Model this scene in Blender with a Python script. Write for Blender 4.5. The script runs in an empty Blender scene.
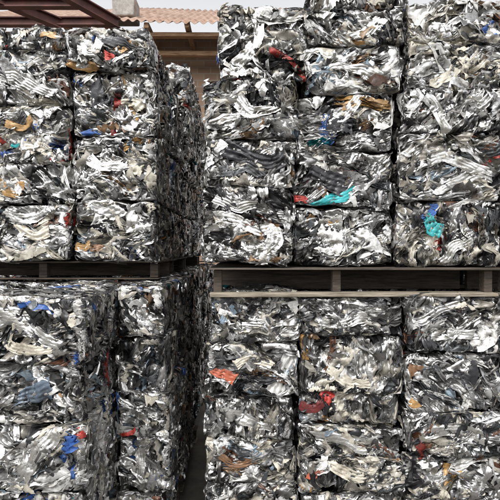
import bpy, math, numpy as np
from mathutils import Vector
R=np.random.RandomState(23)
F=480.0; HY=248.0; EYE=1.35
def X(px,D): return (px-250)/F*D
def Z(py,D): return EYE+(HY-py)/F*D
sc=bpy.context.scene

# ------------------------------------------------------------ materials
def newmat(n):
    m=bpy.data.materials.new(n); m.use_nodes=True
    nt=m.node_tree; b=nt.nodes['Principled BSDF']; return m,nt,b
def scrap_mat():
    m,nt,b=newmat('scrap_aluminium'); N=nt.nodes; L=nt.links
    at=N.new('ShaderNodeAttribute'); at.attribute_name='Col'
    geo=N.new('ShaderNodeNewGeometry')
    n1=N.new('ShaderNodeTexNoise'); n1.inputs['Scale'].default_value=20; n1.inputs['Detail'].default_value=9; n1.inputs['Roughness'].default_value=.75
    L.new(geo.outputs['Position'],n1.inputs['Vector'])
    r1=N.new('ShaderNodeValToRGB'); r1.color_ramp.elements[0].position=.34; r1.color_ramp.elements[0].color=(.28,.25,.21,1)
    r1.color_ramp.elements[1].position=.54; r1.color_ramp.elements[1].color=(1,1,1,1)
    L.new(n1.outputs['Fac'],r1.inputs['Fac'])
    mx=N.new('ShaderNodeMix'); mx.data_type='RGBA'; mx.blend_type='MULTIPLY'; mx.inputs[0].default_value=.85
    L.new(at.outputs['Color'],mx.inputs[6]); L.new(r1.outputs['Color'],mx.inputs[7])
    L.new(mx.outputs[2],b.inputs['Base Color'])
    L.new(at.outputs['Alpha'],b.inputs['Metallic'])
    mr=N.new('ShaderNodeMapRange'); mr.inputs[1].default_value=.3; mr.inputs[2].default_value=.7; mr.inputs[3].default_value=.48; mr.inputs[4].default_value=.2
    L.new(n1.outputs['Fac'],mr.inputs[0]); L.new(mr.outputs[0],b.inputs['Roughness'])
    bp=N.new('ShaderNodeBump'); bp.inputs['Strength'].default_value=.5; bp.inputs['Distance'].default_value=.004
    n3=N.new('ShaderNodeTexNoise'); n3.inputs['Scale'].default_value=80; n3.inputs['Detail'].default_value=4
    L.new(geo.outputs['Position'],n3.inputs['Vector'])
    L.new(n3.outputs['Fac'],bp.inputs['Height']); L.new(bp.outputs['Normal'],b.inputs['Normal'])
    return m
SCRAP=scrap_mat()
def noisemat(n,c1,c2,scale=6,rough=.85,stretch=(1,1,1),bump=.3,metal=0):
    m,nt,b=newmat(n); N=nt.nodes; L=nt.links
    tc=N.new('ShaderNodeTexCoord'); mp=N.new('ShaderNodeMapping'); mp.inputs['Scale'].default_value=stretch
    L.new(tc.outputs['Object'],mp.inputs['Vector'])
    n1=N.new('ShaderNodeTexNoise'); n1.inputs['Scale'].default_value=scale; n1.inputs['Detail'].default_value=9; n1.inputs['Roughness'].default_value=.65
    L.new(mp.outputs[0],n1.inputs['Vector'])
    r=N.new('ShaderNodeValToRGB'); r.color_ramp.elements[0].position=.35; r.color_ramp.elements[1].position=.65
    r.color_ramp.elements[0].color=(*c1,1); r.color_ramp.elements[1].color=(*c2,1)
    L.new(n1.outputs['Fac'],r.inputs['Fac']); L.new(r.outputs['Color'],b.inputs['Base Color'])
    bp=N.new('ShaderNodeBump'); bp.inputs['Strength'].default_value=bump; bp.inputs['Distance'].default_value=.01
    L.new(n1.outputs['Fac'],bp.inputs['Height']); L.new(bp.outputs['Normal'],b.inputs['Normal'])
    b.inputs['Roughness'].default_value=rough; b.inputs['Metallic'].default_value=metal
    return m
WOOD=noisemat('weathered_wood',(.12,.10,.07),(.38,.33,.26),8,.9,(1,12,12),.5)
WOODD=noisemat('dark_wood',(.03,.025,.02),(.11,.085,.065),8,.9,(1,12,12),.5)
TIMBER=noisemat('brown_timber',(.16,.08,.04),(.38,.24,.14),6,.85,(1,9,9),.4)
GROUND=noisemat('dirty_concrete',(.05,.045,.04),(.16,.145,.125),3,.9)
RUST=noisemat('red_oxide_steel',(.05,.02,.018),(.14,.05,.04),5,.7)
ROOF=noisemat('rusty_corrugated_iron',(.22,.12,.08),(.42,.30,.23),3,.6,(1,1,1),.2)
BLOCK=noisemat('concrete_block',(.22,.20,.18),(.40,.38,.35),14,.95)
def brickmat():
    m,nt,b=newmat('brick'); N=nt.nodes; L=nt.links
    tc=N.new('ShaderNodeTexCoord'); mp=N.new('ShaderNodeMapping'); mp.inputs['Rotation'].default_value=(math.radians(90),0,0)
    L.new(tc.outputs['Object'],mp.inputs[0])
    br=N.new('ShaderNodeTexBrick'); br.inputs['Scale'].default_value=2.5; br.inputs['Color1'].default_value=(.33,.22,.15,1); br.inputs['Color2'].default_value=(.26,.17,.12,1); br.inputs['Mortar'].default_value=(.32,.27,.22,1)
    L.new(mp.outputs[0],br.inputs['Vector']); L.new(br.outputs['Color'],b.inputs['Base Color']); b.inputs['Roughness'].default_value=.9
    return m
BRICKW=brickmat()

def tri(x): return np.abs((x%1.0)*2-1)*2-1

PAL=[ # color, metal, weight
 ((.78,.78,.775),.95,24),((.62,.62,.615),.95,17),((.42,.42,.42),.88,11),
 ((.66,.655,.635),.08,12),((.57,.535,.45),.05,9),((.40,.375,.33),.2,7),((.22,.22,.22),.3,8),
 ((.03,.03,.033),.1,11),((.075,.08,.085),.4,7),
 ((.27,.16,.08),.1,1.3),((.40,.23,.08),.1,.5),((.34,.04,.03),.1,.5),((.03,.09,.30),.1,.6),((.02,.26,.28),.1,.2),((.13,.06,.035),.1,1.2),((.25,.32,.38),.2,1.6)]
PC=np.array([(*c,m) for c,m,w in PAL]); PW=np.array([w for _,_,w in PAL],float); PW/=PW.sum()

def shards(rng,c,th,L,b,roll,kap,kink,crump,nu,nv,pleat=None,rag=.04):
    """batch of crumpled sheets in face space (u,v,w) -> (N,nu,nv,3)"""
    N=len(th)
    s=np.linspace(-1,1,nu)[None,:]; t=np.linspace(-1,1,nv)[None,None,:]
    sk=rng.uniform(-.7,.7,(N,1)); sk2=rng.uniform(-.7,.7,(N,1))
    ang=th[:,None]+kap[:,None]*s+kink[:,None]*np.tanh((s-sk)*25)+.6*kink[:,None]*rng.choice([-1,0,1],(N,1))*np.tanh((s-sk2)*25)
    ds=2.0/(nu-1)*L[:,None]
    cx=np.cumsum(np.cos(ang)*ds,1); cy=np.cumsum(np.sin(ang)*ds,1)
    cx-=cx.mean(1,keepdims=True); cy-=cy.mean(1,keepdims=True)
    nx=-np.sin(ang); ny=np.cos(ang)
    bw=b[:,None]*(1+rng.uniform(-.35,.35,(N,1))*s+.08*np.sin(s*rng.uniform(1,3,(N,1))+rng.uniform(0,6,(N,1)))+rag*rng.randn(N,nu))
    tt=t*bw[:,:,None]
    ss=(s*L[:,None])[:,:,None]+0*tt
    sh=np.zeros((N,nu,nv))
    sk0=rng.uniform(-.8,.8,(N,1)); sk1=rng.uniform(-.8,.8,(N,1)); tv=t[0]
    e=np.linspace(1,0,nu)[None,:,None]**4
    sh+=e*((sk0*b[:,None])[:,None,:]*tv[None]+rng.randn(N,1,nv)*.08*b[:,None,None])
    sh+=e[:,::-1]*((sk1*b[:,None])[:,None,:]*tv[None]+rng.randn(N,1,nv)*.08*b[:,None,None])
    z=np.zeros((N,nu,nv))
    for k in range(3):
        a=rng.uniform(-1.5,1.5,(N,1,1))
        wl=rng.uniform(.024,.085,(N,1,1))/(1+k*.7)
        A=crump[:,None,None]*wl*rng.uniform(.07,.2,(N,1,1))
        z+=A*tri((ss*np.cos(a)+tt*np.sin(a))/wl+rng.rand(N,1,1))
    z+=rng.randn(N,nu,nv)*.0008*crump[:,None,None]
    if pleat is not None:
        wl=pleat[:,None,None]; fan=1+rng.uniform(-.35,.35,(N,1,1))*s[:,:,None]
        z+=wl*rng.uniform(.2,.48,(N,1,1))*tri(tt*fan/wl+rng.rand(N,1,1)+.08*tri(ss*rng.uniform(3,12,(N,1,1))))
    ro=roll[:,None]+.28*tri(s*rng.uniform(.2,.7,(N,1))+rng.uniform(0,1,(N,1)))
    cr=np.cos(ro)[:,:,None]; sr=np.sin(ro)[:,:,None]
    nx=nx[:,:,None]; ny=ny[:,:,None]
    P=np.empty((N,nu,nv,3))
    P[...,0]=c[:,0,None,None]+cx[:,:,None]+tt*cr*nx-z*sr*nx+sh*np.cos(ang)[:,:,None]
    P[...,1]=c[:,1,None,None]+cy[:,:,None]+tt*cr*ny-z*sr*ny+sh*np.sin(ang)[:,:,None]
    P[...,2]=c[:,2,None,None]+tt*sr+z*cr
    return P

def face_shards(rng,W,H,dens,style):
    out=[]; area=W*H; tot=dens*area
    k_,dom,spread,wts,bias=style
    tot=tot/k_**1.6
    ns=max(5,int(area*150)); seeds=np.stack([rng.uniform(-W/2,W/2,ns),rng.uniform(-H/2,H/2,ns)],1)
    sang=dom+rng.randn(ns)*spread
    def field(u,v):
        d=(u[:,None]-seeds[None,:,0])**2+((v[:,None]-seeds[None,:,1])*1.5)**2
        return sang[np.argmin(d,1)]
    def cols(n):
        i=rng.choice(len(PC),n,p=bias); c=PC[i].copy(); c[:,:3]*=rng.uniform(.72,1.1,(n,1)); return c
    def cen(n,d0,d1):
        return np.stack([rng.uniform(-W/2,W/2,n),rng.uniform(-H/2,H/2,n),-rng.uniform(d0,d1,n)],1)
    q=rng.uniform(0,6,12)
    def relief(P):
        u,v=P[...,0],P[...,1]
        uu=u+.012*np.sin(v*37+q[0])+.006*np.sin(v*90+q[1]); vv=v+.012*np.sin(u*33+q[2])+.006*np.sin(u*80+q[3])
        f=.007*tri(uu*7+vv*4+q[4])+.006*tri(vv*12-uu*3+q[5])+.004*tri(uu*21+vv*11+q[6])+.004*tri(vv*27-uu*15+q[7])
        pit=np.clip(np.sin(uu*29+q[8]+vv*10)*np.sin(vv*44+q[9]-uu*9)-.5,0,1)
        P[...,2]+=np.minimum(f,.003)-.003-.065*pit
        return P
    add=lambda P,C:out.append((relief(P),C))
    def n_(k,m=3): return max(m,int(tot*k))
    U=lambda a,b,n:rng.uniform(a*k_,b*k_,n)
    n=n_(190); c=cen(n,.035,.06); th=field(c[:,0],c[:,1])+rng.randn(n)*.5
    cc=cols(n); cc[:,:3]*=.55  # deepest layer: shade between the sheets put into the colour
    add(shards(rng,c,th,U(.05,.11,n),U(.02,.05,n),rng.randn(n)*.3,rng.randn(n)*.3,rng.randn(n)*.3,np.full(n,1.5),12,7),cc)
    # crumpled sheets
    n=n_(320*wts[0]); c=cen(n,.004,.036); th=field(c[:,0],c[:,1])+rng.randn(n)*.4
    add(shards(rng,c,th,U(.025,.08,n),(rng.gamma(3,.0070,n)+.006)*k_,rng.randn(n)*.33,rng.randn(n)*.3,rng.randn(n)*.3,rng.uniform(.9,2.4,n),17,11),cols(n))
    # pleated sheets
    n=n_(220*wts[1]); c=cen(n,.002,.026); th=field(c[:,0],c[:,1])+rng.randn(n)*.28
    add(shards(rng,c,th,U(.04,.12,n),(rng.gamma(4,.0056,n)+.008)*k_,rng.randn(n)*.28,rng.randn(n)*.3,rng.randn(n)*.28,rng.uniform(.6,1.3,n),20,21,pleat=rng.uniform(.006,.021,n)),cols(n))
    # edge-on layered groups
    g=n_(210*wts[2],2); m=6
    c=cen(g,0.,.012); th=field(c[:,0],c[:,1])+rng.randn(g)*.22
    off=(np.arange(m)-2.5)[None,:]*rng.uniform(.0028,.007,(g,1))
    cg=np.repeat(c[:,None,:],m,1); cg[:,:,0]+=-np.sin(th)[:,None]*off; cg[:,:,1]+=np.cos(th)[:,None]*off; cg[:,:,2]+=rng.randn(g,m)*.003
    rp=lambda a: np.repeat(a,m)
    n=g*m
    P=shards(rng,cg.reshape(-1,3),rp(th)+rng.randn(n)*.05,rp(U(.03,.12,g))*rng.uniform(.75,1.1,n),rp(rng.uniform(.008,.018,g)),rp(rng.choice([-1,1],g)*rng.uniform(.7,1.3,g))+rng.randn(n)*.12,rp(rng.randn(g)*.35),rp(rng.randn(g)*.3),np.full(n,.5),16,3)
    cc=np.repeat(cols(g),m,0); cc[:,:3]*=rng.uniform(.5,1.1,(n,1)); add(P,cc)
    # long bent extrusions
    n=n_(170*wts[3]); c=cen(n,-.003,.012); th=field(c[:,0],c[:,1])+rng.randn(n)*.28
    add(shards(rng,c,th,U(.04,.17,n),U(.0035,.016,n),rng.randn(n)*.4,rng.randn(n)*.35,rng.randn(n)*.4,rng.uniform(.4,1.,n),24,9,pleat=rng.uniform(.006,.017,n),rag=.015),cols(n))
    return out

def build_mesh(name,batches):
    Vs=[];Cs=[];Fs=[];o=0
    for P,C in batches:
        N,nu,nv,_=P.shape
        Vs.append(P.reshape(-1,3)); Cs.append(np.repeat(C,nu*nv,0))
        i=np.arange(nu-1)[:,None]*nv+np.arange(nv-1)[None,:]
        q=np.stack([i,i+nv,i+nv+1,i+1],-1).reshape(-1,4)
        Fs.append((q[None]+(np.arange(N)*nu*nv)[:,None,None]).reshape(-1,4)+o); o+=N*nu*nv
    V=np.concatenate(Vs);C=np.concatenate(Cs);Q=np.concatenate(Fs)
    me=bpy.data.meshes.new(name)
    me.vertices.add(len(V)); me.vertices.foreach_set('co',V.astype(np.float32).ravel())
    me.loops.add(Q.size); me.loops.foreach_set('vertex_index',Q.astype(np.int32).ravel())
    me.polygons.add(len(Q)); me.polygons.foreach_set('loop_start',(np.arange(len(Q))*4).astype(np.int32))
    at=me.color_attributes.new('Col','FLOAT_COLOR','POINT'); at.data.foreach_set('color',C.astype(np.float32).ravel())
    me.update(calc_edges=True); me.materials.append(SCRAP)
    return me

def box_batch(hx,hy,hz,col):
    s=np.array([[-1,-1],[-1,1],[1,-1],[1,1]],float).reshape(2,2,2)
    fs=[]
    for ax in range(3):
        for sg in (-1,1):
            P=np.zeros((2,2,3)); o=[k for k in range(3) if k!=ax]
            h=[hx,hy,hz]
            P[...,o[0]]=s[...,0]*h[o[0]]; P[...,o[1]]=s[...,1]*h[o[1]]; P[...,ax]=sg*h[ax]; fs.append(P)
    return np.array(fs),np.tile(np.array(col,float),(6,1))

NTOT=0
def bale(x0,x1,z0,z1,y,d,dens='F',accents=(),yaw=None):
    global NTOT
    rng=np.random.RandomState(R.randint(1<<30))
    w,h=x1-x0,z1-z0; hh=np.array([w/2,d/2,h/2])
    full={k:1.0 for k in dens if k.isupper()}
    for k in dens:
        if k.islower(): full[k.upper()]=.55
    B=[]
    wts=rng.dirichlet([3,3,3,3])*4
    bias=PW*np.exp(rng.randn(len(PW))*.45); bias/=bias.sum()
    style=(rng.uniform(.85,1.25),rng.choice([0,0,0,.2,-.2,.8,-.7,1.4]),rng.uniform(.2,.85),wts,bias)
    frames={'F':(0,2,1,-1,w,h),'K':(0,2,1,1,w,h),'R':(1,2,0,1,d,h),'L':(1,2,0,-1,d,h),'T':(0,1,2,1,w,d),'B':(0,1,2,-1,w,d)}
    for k,(a,b_,n,sg,W,H) in frames.items():
        dn=full.get(k,.13)
        lst=face_shards(rng,W,H,dn,style)
        if k=='F':
            for (ax,az,col,Lh,bh,ang,kp) in accents:
                vivid=max(col)-min(col)>.12
                f=.72 if vivid else .85
                c=np.array([[ax-(x0+x1)/2,az-(z0+z1)/2,.004]])
                one=lambda v:np.array([float(v)])
                P=shards(rng,c,one(ang),one(Lh*f),one(bh*f),one(.05),one(kp*.6),one(rng.choice([-.3,.3])),one(1.2),24,15,pleat=one(max(.007,bh*.45)))
                mt=.9 if (min(col)>.62) else .1
                lst.append((P,np.array([[*col,mt]])))
        for P,C in lst:
            Q=np.empty_like(P)
            Q[...,a]=P[...,0];Q[...,b_]=P[...,1];Q[...,n]=sg*(hh[n]+P[...,2])
            ex=np.abs(Q)-hh
            nn=len(P)
            fa=np.where(rng.rand(nn)<.12,rng.uniform(.3,.6,nn),.09)[:,None,None,None]
            cap=np.where(fa>.2,.016,.005)
            Q=np.where(ex>0,np.sign(Q)*(hh+np.minimum(ex*fa,cap)),Q)
            B.append((Q,C))
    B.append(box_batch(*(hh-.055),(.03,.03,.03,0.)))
    ph=rng.uniform(0,6,(3,3))
    fin=[]
    for Q,C in B:
        Q2=Q.copy()
        for i in range(3):
            j,k=[(1,2),(0,2),(0,1)][i]
            Q2[...,i]+=.005*np.sin(Q[...,j]*12+ph[i,0])+.0045*np.sin(Q[...,k]*18+ph[i,1])+.003*np.sin(Q[...,0]*45+Q[...,2]*38+ph[i,2])
        r=np.clip((np.abs(Q2[...,0])/hh[0])**8*(np.abs(Q2[...,2])/hh[2])**8,0,1.2)
        Q2[...,0]*=1-.02*r; Q2[...,2]*=1-.03*r
        rim=np.clip(np.maximum((np.abs(Q[...,0])-(hh[0]-.010))/.010,(np.abs(Q[...,2])-(hh[2]-.009))/.009),0,1)
        Q2[...,1]*=1-.035*rim**2
        fin.append((Q2,C))
    me=build_mesh('scrap_metal_bale',fin); NTOT+=len(me.polygons)
    ob=bpy.data.objects.new('scrap_metal_bale',me); sc.collection.objects.link(ob)
    ob.location=((x0+x1)/2,y+d/2+rng.uniform(-.012,.015),(z0+z1)/2)
    ob.rotation_euler=(rng.uniform(-.012,.012),rng.uniform(-.02,.02),rng.uniform(-.04,.04) if yaw is None else yaw)
    ob['dims']=(w,d,h)
    return ob
def copy_bale(src,x0,x1,z0,z1,y,d):
    ob=bpy.data.objects.new('scrap_metal_bale',src.data); sc.collection.objects.link(ob)
    dm=src['dims']; ob.scale=((x1-x0)/dm[0],d/dm[1],(z1-z0)/dm[2])
    ob.location=((x0+x1)/2,y+d/2,(z0+z1)/2); return ob

ORANGE=(.42,.25,.10);RED=(.42,.04,.03);TEAL=(.03,.34,.36);BLUE=(.04,.12,.38);MAROON=(.15,.03,.03);BROWN=(.20,.11,.06);CREAM=(.58,.54,.45);WHITE=(.76,.76,.745);BLACK=(.03,.03,.035);ORR=(.42,.11,.06)
ACC_R=[(335,201,TEAL,38,7,20,.9),(303,201,RED,13,5,-10,0),(310,150,BROWN,8,3,60,0),(433,212,BLUE,15,5,60,.8),(437,226,TEAL,17,8,-35,.5),(222,376,ORR,18,7,-30,.3),
 (313,411,MAROON,18,5,5,.2),(329,399,RED,9,8,70,0),(236,462,BROWN,26,5,-15,.3),(226,306,BLACK,10,14,70,0),(224,315,(.18,.25,.32),16,6,50,0),(316,471,ORR,14,4,15,0),(415,368,BROWN,8,8,80,0),(412,402,ORANGE,6,8,85,0),
 (240,60,WHITE,24,8,50,.2),(437,115,WHITE,26,7,-50,.3),(255,158,BLACK,38,10,12,.3),(240,170,(.08,.085,.09),28,7,-12,.2),(330,180,BLACK,26,11,-5,.2),(445,75,CREAM,24,7,20,.4),(343,124,BLACK,9,14,85,0),(345,320,WHITE,30,6,-5,.1),
 (350,380,CREAM,36,6,-12,.2),(345,440,WHITE,38,8,3,.1),(350,470,CREAM,34,8,-3,.1),(450,335,WHITE,26,6,8,.1),(252,364,CREAM,28,6,10,.2),(465,375,BLACK,8,14,80,0),(462,215,BLACK,12,12,60,0),(330,235,WHITE,22,14,70,.2),(260,24,WHITE,28,7,60,.3),
 (245,225,WHITE,36,7,4,.2),(235,205,WHITE,26,6,-5,.1),(270,240,WHITE,20,9,65,.2),(460,165,WHITE,38,7,6,.1),(455,182,WHITE,36,6,-3,.1),(365,240,WHITE,18,10,-60,.2),(355,70,WHITE,30,6,-14,.3),(350,110,WHITE,26,6,30,.3),(255,110,WHITE,26,7,-20,.4),(450,430,WHITE,38,7,3,.1),(460,250,WHITE,24,6,30,.2),(245,420,WHITE,34,7,0,.15),(370,30,WHITE,22,6,30,.2),(460,20,WHITE,28,6,-10,.2)]
ACC_L=[(20,125,ORANGE,22,5,12,.3),(12,190,ORANGE,20,8,-8,.3),(112,59,RED,8,5,-30,0),(50,36,ORANGE,11,4,10,0),(90,131,BLUE,14,4,5,.1),(15,145,TEAL,7,2,0,0),(85,247,ORANGE,14,5,5,.4),(100,250,BROWN,9,5,-20,0),(135,168,CREAM,10,9,70,0),
 (110,215,WHITE,18,9,40,.3),(140,225,WHITE,8,14,80,.1),(40,230,CREAM,24,8,-10,.2),(125,45,BLACK,20,6,-20,.2),(100,95,BLACK,10,14,80,0),(130,102,CREAM,16,6,-20,0),(35,148,CREAM,22,7,-5,0),(30,215,WHITE,28,6,8,.2),(105,165,WHITE,24,6,-25,.3),(95,50,WHITE,20,5,20,.3),(30,85,WHITE,28,6,-10,.3)]
ACC_LL=[(103,402,BLUE,16,14,10,0),(127,435,RED,3,9,85,0),(128,330,WHITE,26,6,88,.1),(140,320,WHITE,24,5,80,.1),(125,365,WHITE,22,6,-40,.2),(140,460,WHITE,24,6,70,.2)]
ACC_L0=[(30,330,WHITE,42,8,-12,.2),(25,312,WHITE,42,7,-8,.2),(30,348,CREAM,38,7,-14,.2),(30,395,(.10,.13,.17),22,10,20,.3),(40,450,WHITE,36,9,50,.3),(20,470,WHITE,36,8,60,.3),(78,437,RED,6,9,80,0)]
def acc_for(A,D,p):
    x0,x1,y0,y1=p; o=[]
    for (px,py,c,l,w,a,k) in A:
        if x0<=px<x1 and y0<=py<y1:
            o.append((X(px,D),Z(py,D),c,l/F*D,w/F*D,math.radians(a),k))
    return o

# ------------------------------------------------------------ right stack
D=2.0; dep=.5
upR=[[(218,309,4,78),(204,299,80,138),(203,295,140,186),(202,292,188,263)],
     [(313,409,-42,10),(310,407,12,44),(305,401,46,92),(299,396,94,150),(296,394,152,206),(294,394,208,265)],
     [(414,512,-6,37),(409,507,39,87),(404,503,89,132),(399,501,134,200),(400,504,202,266)],
     [(515,610,-20,40),(509,606,42,100),(506,604,102,160),(504,602,162,210),(507,604,212,266)]]
loR=[[(207,298,291,344),(205,297,346,398),(206,297,400,440),(204,296,442,484),(204,298,486,542)],
     [(301,402,297,334),(300,403,336,394),(300,402,396,426),(299,402,428,457),(300,404,459,490),(300,402,492,543)],
     [(405,503,298,352),(406,503,354,410),(405,504,412,455),(405,505,457,500),(405,503,502,543)],
     [(506,603,298,340),(507,604,342,400),(507,603,402,450),(507,604,452,500),(506,604,502,543)]]
rows=[]
for ci,colm in enumerate(upR+loR):
    for ri,(x0,x1,y0,y1) in enumerate(colm):
        dd='F' if ci%4<3 else 'f'
        if ci%4==0: dd+='l'
        ob=bale(X(x0+1.1,D),X(x1-1.1,D),Z(y1-.1,D),Z(y0+.1,D),D+R.uniform(-.03,.035),dep,dd,acc_for(ACC_R,D,(x0,x1,y0,y1)))
        copy_bale(ob,X(x0,D),X(x1,D),Z(y1+.3,D),Z(y0-.3,D),D+dep+.05,dep); rows.append(ob)
for i,xx in enumerate((-.2,.22,.64,1.06,1.48)):
    z=.0; k=0
    while z<2.35:
        hgt=(.27,.23,.3,.25)[(k+i)%4]; copy_bale(rows[(i*7+k*3)%len(rows)],xx,xx+.4,z+.003,z+hgt-.003,3.14+.02*((i*k)%3),.5); z+=hgt;k+=1
for i,xx in enumerate((-2.56,-2.14,-1.72,-1.3)):
    z=.0; k=0
    while z<2.2:
        hgt=(.25,.28,.24)[(k+i)%3]; copy_bale(rows[(i*5+k*2+3)%len(rows)],xx,xx+.4,z+.003,z+hgt-.003,3.42,.5); z+=hgt;k+=1

# ------------------------------------------------------------ left upper stack
D=2.3
upL=[[(-12,64,28,50),(-14,67,52,104),(-13,68,106,163),(-12,73,165,203),(-13,75,205,259)],
     [(67,152,30,68),(70,155,70,134),(71,155,136,200),(78,158,203,261)],
     [(-100,-16,30,80),(-100,-16,82,140),(-100,-16,142,200),(-100,-16,202,259)]]
for ci,colm in enumerate(upL):
    for ri,(x0,x1,y0,y1) in enumerate(colm):
        dd=('F' if ci<2 else 'f')+('R' if ci==1 else '')
        a=(X(x0+.8,D),X(x1-.8,D),Z(y1-.1,D),Z(y0+.1,D))
        ob=bale(*a,D+R.uniform(-.03,.03),dep,dd,acc_for(ACC_L,D,(x0,x1,y0,y1)))
        if ci==1:
            bale(a[0],a[1]+R.uniform(-.03,.015),a[2],a[3],D+dep+.04,dep,'R')
        else: copy_bale(ob,*a,D+dep+.04,dep)
zb=Z(259,2.3)
for yy in (3.4,3.94,4.48,5.02):
    z=zb
    for hgt in (.29,.26,.3,.25,.28):
        bale(-.86,-.44+R.uniform(-.04,.015),z+.002,z+hgt-.010,yy,.5,'r'); z+=hgt
# ------------------------------------------------------------ left lower stack
TOP=1.19
def lower_col(x0,x1,y,d,hs,dens,A=None):
    z=TOP
    for i,hgt in enumerate(hs):
        ac=()
        if A:
            ac=[q for q in [(X(px,y),Z(py,y),c,l/F*y,w/F*y,math.radians(a),k) for (px,py,c,l,w,a,k) in A] if z-hgt<=q[1]<z]
        bale(x0,x1+R.uniform(-.025,.012),z-hgt+.003,z-.003,y+R.uniform(-.02,.02),d,dens+('T' if i==0 else ''),ac)
        z-=hgt
lower_col(X(-25,1.6),X(83,1.6),1.6,.5,(.23,.21,.22,.2,.21),'FR',ACC_L0)
lower_col(-.54,X(166,1.95),1.95,.5,(.21,.22,.19,.22,.23),'FR',ACC_LL)
lower_col(-.54,-.36,2.49,.5,(.22,.2,.21,.22,.22),'R')
lower_col(-.76,-.37,3.03,.5,(.2,.22,.21,.22,.22),'R')
lower_col(-.80,-.38,3.57,.5,(.22,.22,.2,.21,.22),'r')
lower_col(-.80,-.38,4.1,.5,(.22,.2,.22,.21,.22),'r')
lower_col(-.80,-.38,4.63,.5,(.22,.2,.22,.21,.22),'r')
for x0,x1,y in ((-.93,-.55,2.13),(-1.34,-.94,1.62),(-1.34,-.95,2.14),(-1.76,-1.36,1.62),(-1.34,-.95,2.66),(-.93,-.55,2.66)):
    lower_col(x0,x1,y,.5,(.54,.53),'')
print('polys',NTOT)

# ------------------------------------------------------------ joined box objects
import bmesh
def boxes_obj(name,boxes,mat,bev=.004,parent=None,rough=0):
    bm=bmesh.new()
    for bx in boxes:
        (x0,x1,y0,y1,z0,z1)=bx[:6]
        r=bmesh.ops.create_cube(bm,size=1)
        for v in r['verts']:
            v.co=Vector(((x0+x1)/2+v.co.x*(x1-x0),(y0+y1)/2+v.co.y*(y1-y0),(z0+z1)/2+v.co.z*(z1-z0)))
            if rough: v.co+=Vector(R.uniform(-rough,rough,3))
    me=bpy.data.meshes.new(name); bm.to_mesh(me); bm.free(); me.materials.append(mat)
    ob=bpy.data.objects.new(name,me); sc.collection.objects.link(ob)
    if bev:
        m=ob.modifiers.new('b','BEVEL'); m.width=bev; m.segments=2
    if parent: ob.parent=parent
    return ob
def pallet(x0,x1,y0,y1,z0,z1,t0=.013,t1=.009,bw=.035,mat=None):
    """block pallet: bottom skids, narrow blocks set back, thin deck boards, added centre board to darken the gap"""
    par=bpy.data.objects.new('wooden_pallet',None); sc.collection.objects.link(par)
    sk=[];bl=[];dk=[]; w=x1-x0
    for i in range(3):
        yy=y0+(y1-y0-.09)*i/2
        sk.append((x0,x1,yy,yy+.09,z0+.001,z0+t0))
        if i==1:
            bl.append((x0+.005,x1-.005,yy-.1,yy-.07,z0+.004,z1-t1-.003));  # added dark board, shuts out the bright view through the pallet gap
        for j in range(3):
            xx=x0+.012+(w-bw-.02)*(j/2+(0,-.06,0)[j])
            bl.append((xx,xx+bw,yy+.04,yy+.088,z0+t0+.001,z1-t1-.003))
    n=7
    for i in range(n):
        yy=y0-.005+(y1-y0-.1)*i/(n-1)
        dk.append((x0-.004,x1+.004,yy,yy+.1,z1-t1,z1-.001))
    boxes_obj('skids',sk,mat or WOOD,.003,par,.003)
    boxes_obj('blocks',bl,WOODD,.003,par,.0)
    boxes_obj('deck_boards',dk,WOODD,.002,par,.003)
    return par
zt=Z(267.5,2.0); zl=Z(297,2.0)
pallet(X(210,2),X(498,2),1.99,3.0,zl,zt,t0=.016)
pallet(X(504,2),X(606,2)+.5,1.99,3.0,zl,zt,t0=.016)
pallet(X(205,2),X(500,2),2.0,3.0,0,Z(544,2)-.005)
pallet(X(505,2),X(610,2)+.4,2.0,3.0,0,Z(544,2)-.005)
pallet(X(-60,2.3),X(157,2.3),2.33,3.3,TOP+.004,Z(261,2.3),.010,.010,.04,WOODD)
pallet(-.86,-.46,3.4,5.4,TOP+.004,Z(261,2.3),.012,.012,.04,WOODD)
pallet(-1.3,X(85,1.6),1.62,2.6,0,.118); pallet(-.53,-.37,1.98,3.4,0,.10); pallet(-.8,-.4,3.5,5.0,0,.11)

def plane(name,pts,mat):
    me=bpy.data.meshes.new(name); me.from_pydata(pts,[],[tuple(range(len(pts)))]); me.materials.append(mat)
    ob=bpy.data.objects.new(name,me); sc.collection.objects.link(ob); return ob
plane('ground',[(-300,-300,0),(300,-300,0),(300,300,0),(-300,300,0)],GROUND)

# ------------------------------------------------------------ sheds behind
def corr(name,x0,x1,y0,y1,z0,z1,mat,parent,pitch=.076,amp=.012):
    nx=int((x1-x0)/pitch*8); V=[];Fc=[]
    ny=6
    for j in range(ny):
        f=j/(ny-1)
        for i in range(nx+1):
            x=x0+(x1-x0)*i/nx
            V.append((x,y0+(y1-y0)*f,z0+(z1-z0)*f+amp*math.sin(x/pitch*2*math.pi)+.02*math.sin(x*2.3)))
    for j in range(ny-1):
        for i in range(nx):
            a=j*(nx+1)+i; Fc.append((a,a+1,a+nx+2,a+nx+1))
    me=bpy.data.meshes.new(name); me.from_pydata(V,[],Fc); me.materials.append(mat)
    for p in me.polygons: p.use_smooth=True
    ob=bpy.data.objects.new(name,me); sc.collection.objects.link(ob); ob.parent=parent
    m=ob.modifiers.new('s','SOLIDIFY'); m.thickness=.006
    return ob
shed=bpy.data.objects.new('brick_shed',None); sc.collection.objects.link(shed)
Ds=7.0
corr('roof',-4.5,1.2,Ds-.5,Ds+3,Z(21,6.5),Z(21,6.5)+1.9,ROOF,shed,.12,.018)
boxes_obj('wall',[(-4.3,1.0,Ds+.3,Ds+.5,0,Z(24,7))],BRICKW,0,shed)
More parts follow.
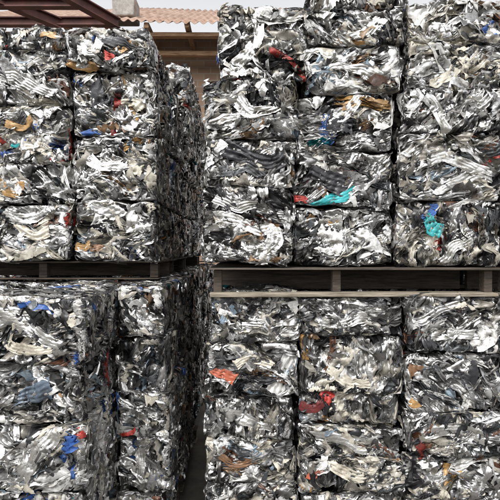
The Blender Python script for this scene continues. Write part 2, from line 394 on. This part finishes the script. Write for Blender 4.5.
boxes_obj('beams',[(-4.4,1.1,Ds-.35,Ds-.25,Z(38,6.7),Z(33,6.7)),(-4.4,1.1,Ds-.1,Ds+.0,Z(58,7),Z(53,7))]+[(x,x+.07,Ds-.45,Ds+.29,Z(32.5,6.7),Z(26.5,6.7)) for x in np.arange(-4.2,1,.55)],TIMBER,.01,shed,.012)
boxes_obj('posts',[(x,x+.12,Ds-.34,Ds-.24,0,Z(38.2,6.7)) for x in (-4.2,-2.2,.9)],TIMBER,.01,shed)
boxes_obj('concrete_block',[(X(112,6.9),X(134,6.9),6.9,7.25,Z(19,6.8)+.10,Z(19,6.8)+.40)],BLOCK,.02,None,.01)
can=bpy.data.objects.new('steel_canopy',None); sc.collection.objects.link(can)
def beam(name,p0,p1,w,h,mat,parent):
    p0=Vector(p0);p1=Vector(p1);L=(p1-p0).length
    t=.012
    ob=boxes_obj(name,[(0,L,-w/2,w/2,h/2-t,h/2),(0,L,-w/2,w/2,-h/2,-h/2+t),(0,L,-t/2,t/2,-h/2+t+.001,h/2-t-.001)],mat,0,parent)
    ob.location=p0; ob.rotation_euler=(p1-p0).to_track_quat('X','Z').to_euler(); return ob
beam('rafter',(X(40,4.4),4.4,Z(-20,4.4)),(X(118,5.2),5.2,Z(24,5.2)),.08,.11,RUST,can)
beam('rafter',(X(-60,4.4),4.4,Z(-25,4.4)),(X(60,5.2),5.2,Z(24,5.2)),.08,.11,RUST,can)
beam('purlin',(-4,5.2,Z(22,5.2)),(X(118,5.2),5.2,Z(22,5.2)),.08,.09,RUST,can)
beam('purlin',(-4,4.8,Z(4,4.8)),(X(80,4.8),4.8,Z(4,4.8)),.08,.08,RUST,can)
for px in (-4,-1.44): beam('post',(px,5.28,0),(px,5.28,Z(27,5.2)),.12,.12,RUST,can)

# ------------------------------------------------------------ light
w=bpy.data.worlds.new('World'); sc.world=w; w.use_nodes=True; nt=w.node_tree
bg=nt.nodes['Background']; sky=nt.nodes.new('ShaderNodeTexSky'); sky.sky_type='NISHITA'; sky.sun_disc=False
el=math.radians(52); az=math.radians(200)
sky.sun_elevation=el; sky.sun_rotation=az; sky.dust_density=4; sky.air_density=1
hs=nt.nodes.new('ShaderNodeHueSaturation'); hs.inputs['Saturation'].default_value=.08; hs.inputs['Value'].default_value=1.9
nt.links.new(sky.outputs[0],hs.inputs['Color']); nt.links.new(hs.outputs[0],bg.inputs[0]); bg.inputs[1].default_value=.15
sd=bpy.data.lights.new('sun','SUN'); sd.energy=1.1; sd.angle=math.radians(11); sd.color=(1,.96,.91)
so=bpy.data.objects.new('sun',sd); sc.collection.objects.link(so)
dirv=Vector((math.sin(az)*math.cos(el),math.cos(az)*math.cos(el),math.sin(el)))
so.rotation_euler=dirv.to_track_quat('Z','Y').to_euler()

cam=bpy.data.cameras.new('camera'); co=bpy.data.objects.new('camera',cam); sc.collection.objects.link(co)
co.location=(0,0,EYE); co.rotation_euler=(math.radians(90),0,0)
cam.lens=36*F/500; cam.shift_y=-(250-HY)/500
cam.clip_start=.05; cam.clip_end=1000
sc.camera=co
sc.view_settings.view_transform='Standard'; sc.view_settings.look='None'; sc.view_settings.exposure=0
